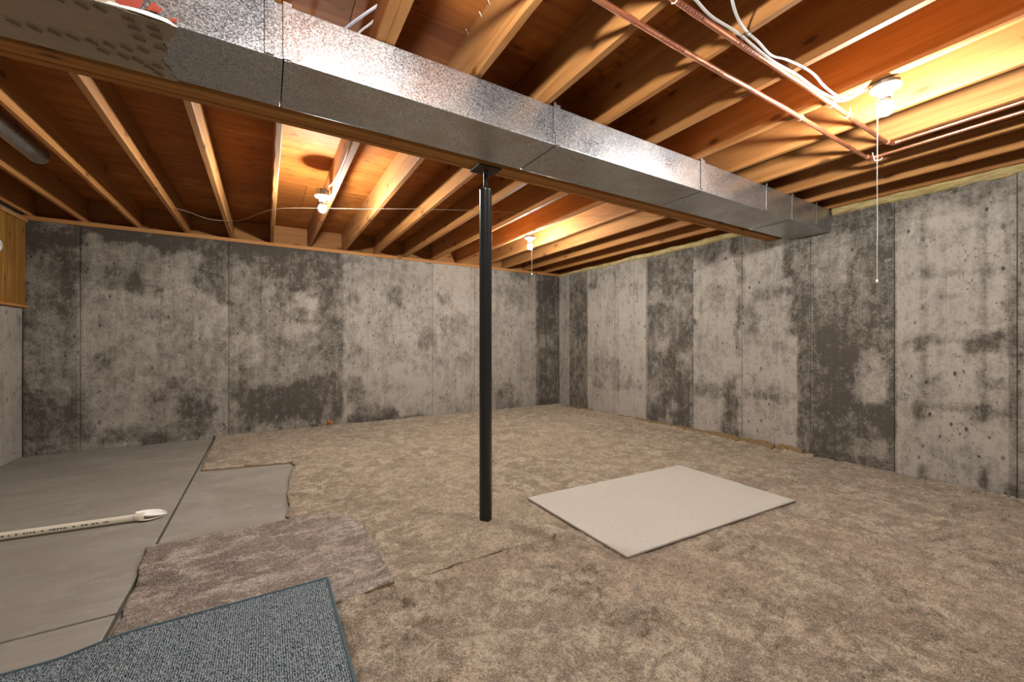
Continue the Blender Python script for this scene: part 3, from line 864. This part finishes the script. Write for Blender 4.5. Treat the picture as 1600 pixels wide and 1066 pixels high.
def sheet(name, P, res, zfun, zbot, mat, smooth=True, parent=None, rim=None):
    P = np.array(P)
    x0, y0 = P.min(0); x1, y1 = P.max(0)
    xs = np.arange(x0, x1 + res, res); ys = np.arange(y0, y1 + res, res)
    nx, ny = len(xs), len(ys)
    cxm, cym = np.meshgrid(xs[:-1] + res / 2, ys[:-1] + res / 2, indexing='ij')
    keep = inside(P, cxm, cym)
    ii, jj = np.nonzero(keep)
    q = np.stack([ii * ny + jj, (ii + 1) * ny + jj, (ii + 1) * ny + jj + 1, ii * ny + jj + 1], 1)
    used, inv = np.unique(q.ravel(), return_inverse=True)
    q = inv.reshape(-1, 4)
    X = xs[used // ny]; Y = ys[used % ny]
    # boundary edges
    e = np.concatenate([q[:, [0, 1]], q[:, [1, 2]], q[:, [2, 3]], q[:, [3, 0]]])
    key = np.sort(e, 1); kk = key[:, 0].astype(np.int64) * len(used) + key[:, 1]
    _, idx, cnt = np.unique(kk, return_index=True, return_counts=True)
    be = e[idx[cnt == 1]]
    bv = np.unique(be.ravel())
    # snap the rim to the outline
    A = P; B = np.roll(P, -1, 0)
    bx = X[bv]; by = Y[bv]
    best = np.full(len(bv), 1e9); nxp = bx.copy(); nyp = by.copy()
    for a, b in zip(A, B):
        d = b - a; L2 = max(1e-12, (d * d).sum())
        t = np.clip(((bx - a[0]) * d[0] + (by - a[1]) * d[1]) / L2, 0, 1)
        px = a[0] + t * d[0]; py = a[1] + t * d[1]
        dd = (px - bx) ** 2 + (py - by) ** 2
        m = dd < best
        best = np.where(m, dd, best); nxp = np.where(m, px, nxp); nyp = np.where(m, py, nyp)
    X[bv] = nxp; Y[bv] = nyp
    Z = zfun(X, Y)
    Zb = zbot(X[bv], Y[bv]) if callable(zbot) else np.full(len(bv), zbot)
    Z[bv] = Zb + (Z[bv] - Zb) * .85
    V = np.stack([X, Y, Z], 1)
    remap = {int(b): len(X) + k for k, b in enumerate(bv)}
    V = np.concatenate([V, np.stack([X[bv], Y[bv], Zb], 1)])
    sk = [(int(b), int(a), remap[int(a)], remap[int(b)]) for a, b in be]
    F = [tuple(r) for r in q.tolist()] + sk
    me = bpy.data.meshes.new(name)
    me.from_pydata(V.tolist(), [], F); me.update()
    if smooth: me.polygons.foreach_set('use_smooth', [True] * len(q) + [False] * len(sk))
    o = link(name, me, mat, parent)
    if rim is not None:
        me.materials.append(rim)
        me.polygons.foreach_set('material_index', [0] * len(q) + [1] * len(sk))
    return o

def pile(X, Y, amp=1.0):
    wx = (fbm(X * 3.1, Y * 3.1, 3) - .5) * 1.2; wy = (fbm(X * 3.1 + 50, Y * 3.1 + 20, 3) - .5) * 1.2
    n = fbm(X * 6.5 + wx * 2, Y * 6.5 + wy * 2, 3, .5)
    mound = (n - .5) * .026
    c = fbm(X * 8.0 + wx * 3 + 31, Y * 10.0 + wy * 3 + 77, 3)
    msk = sstep(.44, .58, fbm(X * 4.2 + 9, Y * 4.2 + 4, 2))
    crev = np.exp(-((c - .5) / .024) ** 2) * msk * .026
    tuft = (fbm(X * 55, Y * 55, 2) - .5) * .012
    return (mound - crev + tuft) * amp

def groove(X, Y, a, b, w, depth):
    a = np.array(a); b = np.array(b); d = b - a; L2 = (d * d).sum()
    t = ((X - a[0]) * d[0] + (Y - a[1]) * d[1]) / L2
    tc = np.clip(t, 0, 1)
    dist = np.hypot(X - a[0] - tc * d[0], Y - a[1] - tc * d[1] + .006 * np.sin(X * 40))
    return depth * np.exp(-(dist / w) ** 4)

XW = XR - .006
def under_rug(X, Y, z):
    z = np.where((X > 1.46) & (X < 3.05) & (Y > 1.29) & (Y < 2.33), np.clip(z, .0205, .030), z)
    return np.where((X > 1.50) & (X < 3.01) & (Y > 1.34) & (Y < 2.285), np.minimum(z, .027), z)
# back piece
PB = ragged([(-.485, 5.66), (-.458, 4.255), (.195, 4.135), (.217, 4.01), (.16, 3.66), (.128, 3.30), (.135, 3.02), (.105, 2.86), (.16, 2.70), (.26, 1.80),
             (.55, 1.796), (.9, 1.800), (1.16, 1.797), (1.46, 1.786), (3.4, 1.772), (XW, 1.79), (XW, 5.66)], .004, .06, 3)
def z_back(X, Y):
    z = .017 + pile(X, Y, .8)
    z = z - groove(X, Y, (.48, 2.125), (.67, 2.112), .010, .018)
    z = z - groove(X, Y, (.485, 2.60), (.54, 2.585), .008, .014)
    z = z - groove(X, Y, (4.03, 2.09), (4.22, 2.16), .011, .02) - groove(X, Y, (4.22, 2.16), (4.40, 2.13), .011, .02)
    z = z + sstep(XR - .12, XR - .02, X) * .02 * (1 - sstep(4.5, 5.4, Y))
    z = np.where((X < .50) & (Y < 2.70), np.minimum(z, .012), z)      # pressed flat under the remnant
    z = z + sstep(5.45, 5.66, Y) * .012
    return np.maximum(under_rug(X, Y, z), .002)
c1 = sheet('carpet', PB, .0105, z_back, 0.0, M['carpet'], rim=M['backing'])
def turned_edge():
    n = 300; prof = 9; v, f = [], []
    for i in range(n):
        y = 1.885 + (5.45 - 1.885) * i / (n - 1)
        gap = 1.0 if abs(y - 2.135) > .012 else .35
        hgt = (.062 - .040 * (y - 1.88) / 3.6) * (.8 + .4 * float(vnoise(np.array(y * 14.), np.array(2.)))) * gap
        dep = .040 + .035 * float(vnoise(np.array(y * 5.), np.array(6.)))
        for k in range(prof):
            a = math.pi / 2 * k / (prof - 1)
            j = 1 + .35 * (float(vnoise(np.array(y * 60. + k * 7.3), np.array(k * 3.3))) - .5)
            v.append((XR - .007 - dep * math.cos(a) * j, y, .004 + hgt * math.sin(a) * j))
        v.append((XR - .007, y, .004))
    m = prof + 1
    for i in range(n - 1):
        for k in range(m):
            k2 = (k + 1) % m
            f.append((i * m + k, i * m + k2, (i + 1) * m + k2, (i + 1) * m + k))
    f.append(tuple(range(m))[::-1]); f.append(tuple((n - 1) * m + k for k in range(m)))
    o = link('turned_edge', mesh('turned_edge', v, f), mat_plain('golden_backing', (.185, .12, .052), .95, 0, .5, 45), c1)
    o['label'] = 'ragged brown backing edge turned up along the right-hand wall'
turned_edge()
tag(c1, 'large tan shaggy carpet covering the back of the floor around the black post', 'carpet')
# front piece
PF = ragged([(.240, -2.2), (.240, 1.785), (.55, 1.782), (.9, 1.786), (1.16, 1.787), (1.46, 1.783), (3.4, 1.770), (XW, 1.788), (XW, -2.2)], .003, .06, 9)
def z_front(X, Y):
    return under_rug(X, Y, np.maximum(.023 + pile(X, Y, 1.0) - .012 * (1 - sstep(.0, .03, X - .240)), .002))
c2 = sheet('carpet', PF, .0085, z_front, 0.0, M['carpet2'], rim=M['backing'])
tag(c2, 'large brown shaggy carpet in the foreground under the cream rug', 'carpet')
# taupe remnant lying across the left edge
PG = ragged([(-.535, 2.80), (-.49, 2.42), (-.475, 2.0), (-.47, 1.45), (.235, 1.45), (.24, 1.775), (.485, 1.800), (.488, 2.10), (.478, 2.45), (.465, 2.57), (.32, 2.765), (.08, 2.80)], .004, .06, 14)
def g_base(X, Y):
    return .0005 + .012 * sstep(.06, .20, X)
def z_g(X, Y):
    X2 = X * .55; Y2 = Y * 1.5
    z = g_base(X, Y) + np.maximum(.016 + pile(X2, Y2, .45) + (fbm(X * 45, Y * 45, 3) - .5) * .012, .006)
    return np.where((Y < 1.958) & (X < .236), np.minimum(z, .030), z)
c3 = sheet('carpet', PG, .009, z_g, g_base, M['carpet3'], rim=M['backing'])
tag(c3, 'taupe brown shag carpet remnant with ragged edges beside the blue-grey mat', 'carpet')

# blue-grey entrance mat
mat_o = thing('floor_mat', (-.4, 1.5, .0), 'blue-grey looped door mat at the bottom left corner', 'mat')
MX0, MX1, MY0, MY1 = -1.15, .232, 1.10, 1.953
def m_base(X, Y): return .005 + .027 * sstep(-.62, -.40, X)
def z_mat(X, Y):
    row = np.abs(np.sin(X * math.pi / .0115 + (fbm(X * 60, Y * 60, 2) - .5) * 3))
    lo = np.abs(np.sin(Y * math.pi / .014 + (fbm(X * 80 + 5, Y * 50, 2) - .5) * 4))
    return m_base(X, Y) + .007 + .005 * row * lo
sheet('pile_face', [(MX0 + .006, MY0 + .006), (MX1 - .006, MY0 + .006), (MX1 - .006, MY1 - .006), (MX0 + .006, MY1 - .006)], .0052, z_mat, m_base, M['mat'], True, mat_o)
pts = []
for i in range(40): pts.append((MX1 + (MX0 - MX1) * i / 39, MY1))
for i in range(1, 20): pts.append((MX0, MY1 + (MY0 - MY1) * i / 19))
for i in range(1, 40): pts.append((MX0 + (MX1 - MX0) * i / 39, MY0))
for i in range(1, 20): pts.append((MX1, MY0 + (MY1 - MY0) * i / 19))
tube('bound_edge', [(x, y, float(m_base(np.array(x), np.array(y))) + .006) for x, y in pts], .0068, M['binding'], mat_o, 8)

# cream rug offcut
rug = thing('rug', (2.25, 1.81, .03), 'flat cream rectangular rug offcut lying on the brown carpet', 'rug')
PR = [(1.503, 2.288), (3.018, 2.232), (2.990, 1.332), (1.498, 1.400)]
def r_base(X, Y): return .0272 + 0 * X
def z_rug(X, Y): return r_base(X, Y) + .011 + (fbm(X * 90, Y * 90, 2) - .5) * .003
sheet('pile_face', ragged(PR, .0012, .08, 4), .011, z_rug, lambda X, Y: r_base(X, Y) + .004, M['rug'], True, rug)
sheet('backing', ragged(PR, .0010, .08, 4), .05, lambda X, Y: r_base(X, Y) + .0038, r_base, mat_plain('rug_backing', (.26, .205, .16), .95), True, rug)

# ---------------------------------------------------------------- plastic pipe on the slab
pv = thing('plastic_pipe', (-1.2, 3.32, 0), 'long cream plastic pipe lying on the bare concrete with a split flared end', 'pipe')
pa = Vector((-1.93, 3.405, .0215)); pb = Vector((-.665, 3.272, .0215))
pd = (pb - pa).normalized(); pn = Vector((-pd.y, pd.x, 0)); pu = Vector((0, 0, 1))
v, f = tube_data([pa + (pb - pa) * (i / 12) for i in range(13)], .0205, 20)
link('pipe_body', mesh('pipe_body', v, f, True), M['pvc'], pv)
cpl = pa + pd * .675
v, f = tube_data([cpl - pd * .09, cpl - pd * .088, cpl - pd * .002, cpl], [.022, .0245, .0245, .022], 20)
link('coupling', mesh('coupling', v, f, True), M['pvc'], pv)
# flared, split tip: an open scoop narrowing to a point
def scoop(name, a0, a1, L, r0, r1, tip, mat, lift=0.0):
    v, f = [], []
    n, m = 14, 12
    for i in range(n):
        t = i / (n - 1)
        r = r0 + (r1 - r0) * math.sin(min(1, t * 1.5) * math.pi / 2)
        w = 1 - max(0, (t - tip) / (1 - tip)) ** 1.6 * .96
        for k in range(m):
            a = a0 + (a1 - a0) * (.5 + (k / (m - 1) - .5) * w)
            p = pb + pd * (t * L - .01) + pn * (math.cos(a) * r) + pu * (math.sin(a) * r * .9 + lift * t)
            if p.z < .0015: p.z = .0015
            v.append(p)
    for i in range(n - 1):
        for k in range(m - 1):
            f.append((i * m + k, i * m + k + 1, (i + 1) * m + k + 1, (i + 1) * m + k))
    o = link(name, mesh(name, v, f, True), mat, pv)
    md = o.modifiers.new('thickness', 'SOLIDIFY'); md.thickness = .003; md.offset = 0
    return o
def leaf(name, L, w0, w1, off, z0, z1, cup, mat, tilt=0.0):
    n, m = 16, 9; v, f = [], []
    for i in range(n):
        t = i / (n - 1)
        w = (w0 + (w1 - w0) * sstep(0, .45, np.array(t))) * (1 - max(0, (t - .55) / .45) ** 2.2 * .97)
        for k in range(m):
            q = k / (m - 1) * 2 - 1
            p = pb + pd * (t * L - .012) + pn * (q * w + off * math.sin(t * math.pi)) + pu * (z0 + (z1 - z0) * t - .0215 + cup * q * q * (1 - t * .5) + tilt * q)
            if p.z < .003: p.z = .003
            v.append(p)
    for i in range(n - 1):
        for k in range(m - 1):
            f.append((i * m + k, i * m + k + 1, (i + 1) * m + k + 1, (i + 1) * m + k))
    o = link(name, mesh(name, v, f, True), mat, pv)
    md = o.modifiers.new('thickness', 'SOLIDIFY'); md.thickness = .003; md.offset = 0
leaf('flared_tip', .155, .0205, .036, .012, .032, .020, .014, M['pvc_white'], .006)
leaf('split_lip', .135, .006, .010, -.034, .010, .008, .004, M['pvc'])
scoop('flared_collar', 0, 2 * math.pi, .05, .0206, .026, .98, M['pvc'])
v, f = [], []
rr = random.Random(3)
s = .70
while s < 1.14:
    w = rr.uniform(.006, .016)
    if rr.random() < .82:
        b = len(v)
        for (ds, an) in ((s, 3.05), (s + w, 3.05), (s + w, 2.72 + rr.uniform(0, .1)), (s, 2.72)):
            v.append(pa + pd * ds + pn * (math.cos(an) * .0209) + pu * (math.sin(an) * .0209))
        f.append((b, b + 1, b + 2, b + 3))
    s += w + .004
link('printed_line', mesh('printed_line', v, f), M['ink'], pv)['kind'] = 'stuff'

# ---------------------------------------------------------------- small things
d0 = thing('wall_disc', (XL + .022, 5.19, 1.905), 'small round white cover on the wood panelling at the left edge', 'wall cover')
v, f = [], []
prof = [(.052, 0), (.054, .004), (.052, .014), (.040, .022), (.016, .027)]
for (r, h) in prof:
    for k in range(28):
        a = 2 * math.pi * k / 28
        v.append((XL + .0225 + h, 5.19 + r * math.cos(a), 1.905 + r * math.sin(a)))
for i in range(len(prof) - 1):
    for k in range(28):
        f.append((i * 28 + k, i * 28 + (k + 1) % 28, (i + 1) * 28 + (k + 1) % 28, (i + 1) * 28 + k))
f.append(tuple(4 * 28 + k for k in range(28))); f.append(tuple(reversed(range(28))))
link('cover', mesh('cover', v, f, True), M['white'], d0)
v, f = tube_data([(XL + .0225 + .0272, 5.175, 1.905), (XL + .0225 + .0275, 5.205, 1.905)], .0018, 6)
link('screw_slot', mesh('screw_slot', v, f), M['grey'], d0)

bm = bmesh.new()
bmesh.ops.create_icosphere(bm, subdivisions=3, radius=1)
rr = random.Random(2)
for vv in bm.verts:
    k = .6 + .8 * rr.random()
    vv.co = Vector((.70 + vv.co.x * .034 * k, 5.632 + vv.co.y * .022 * k, .066 + vv.co.z * .026 * k))
tag(link('foam_scrap', from_bm('foam_scrap', bm), M['debris']), 'crumpled orange scrap lying against the foot of the far wall', 'scrap')
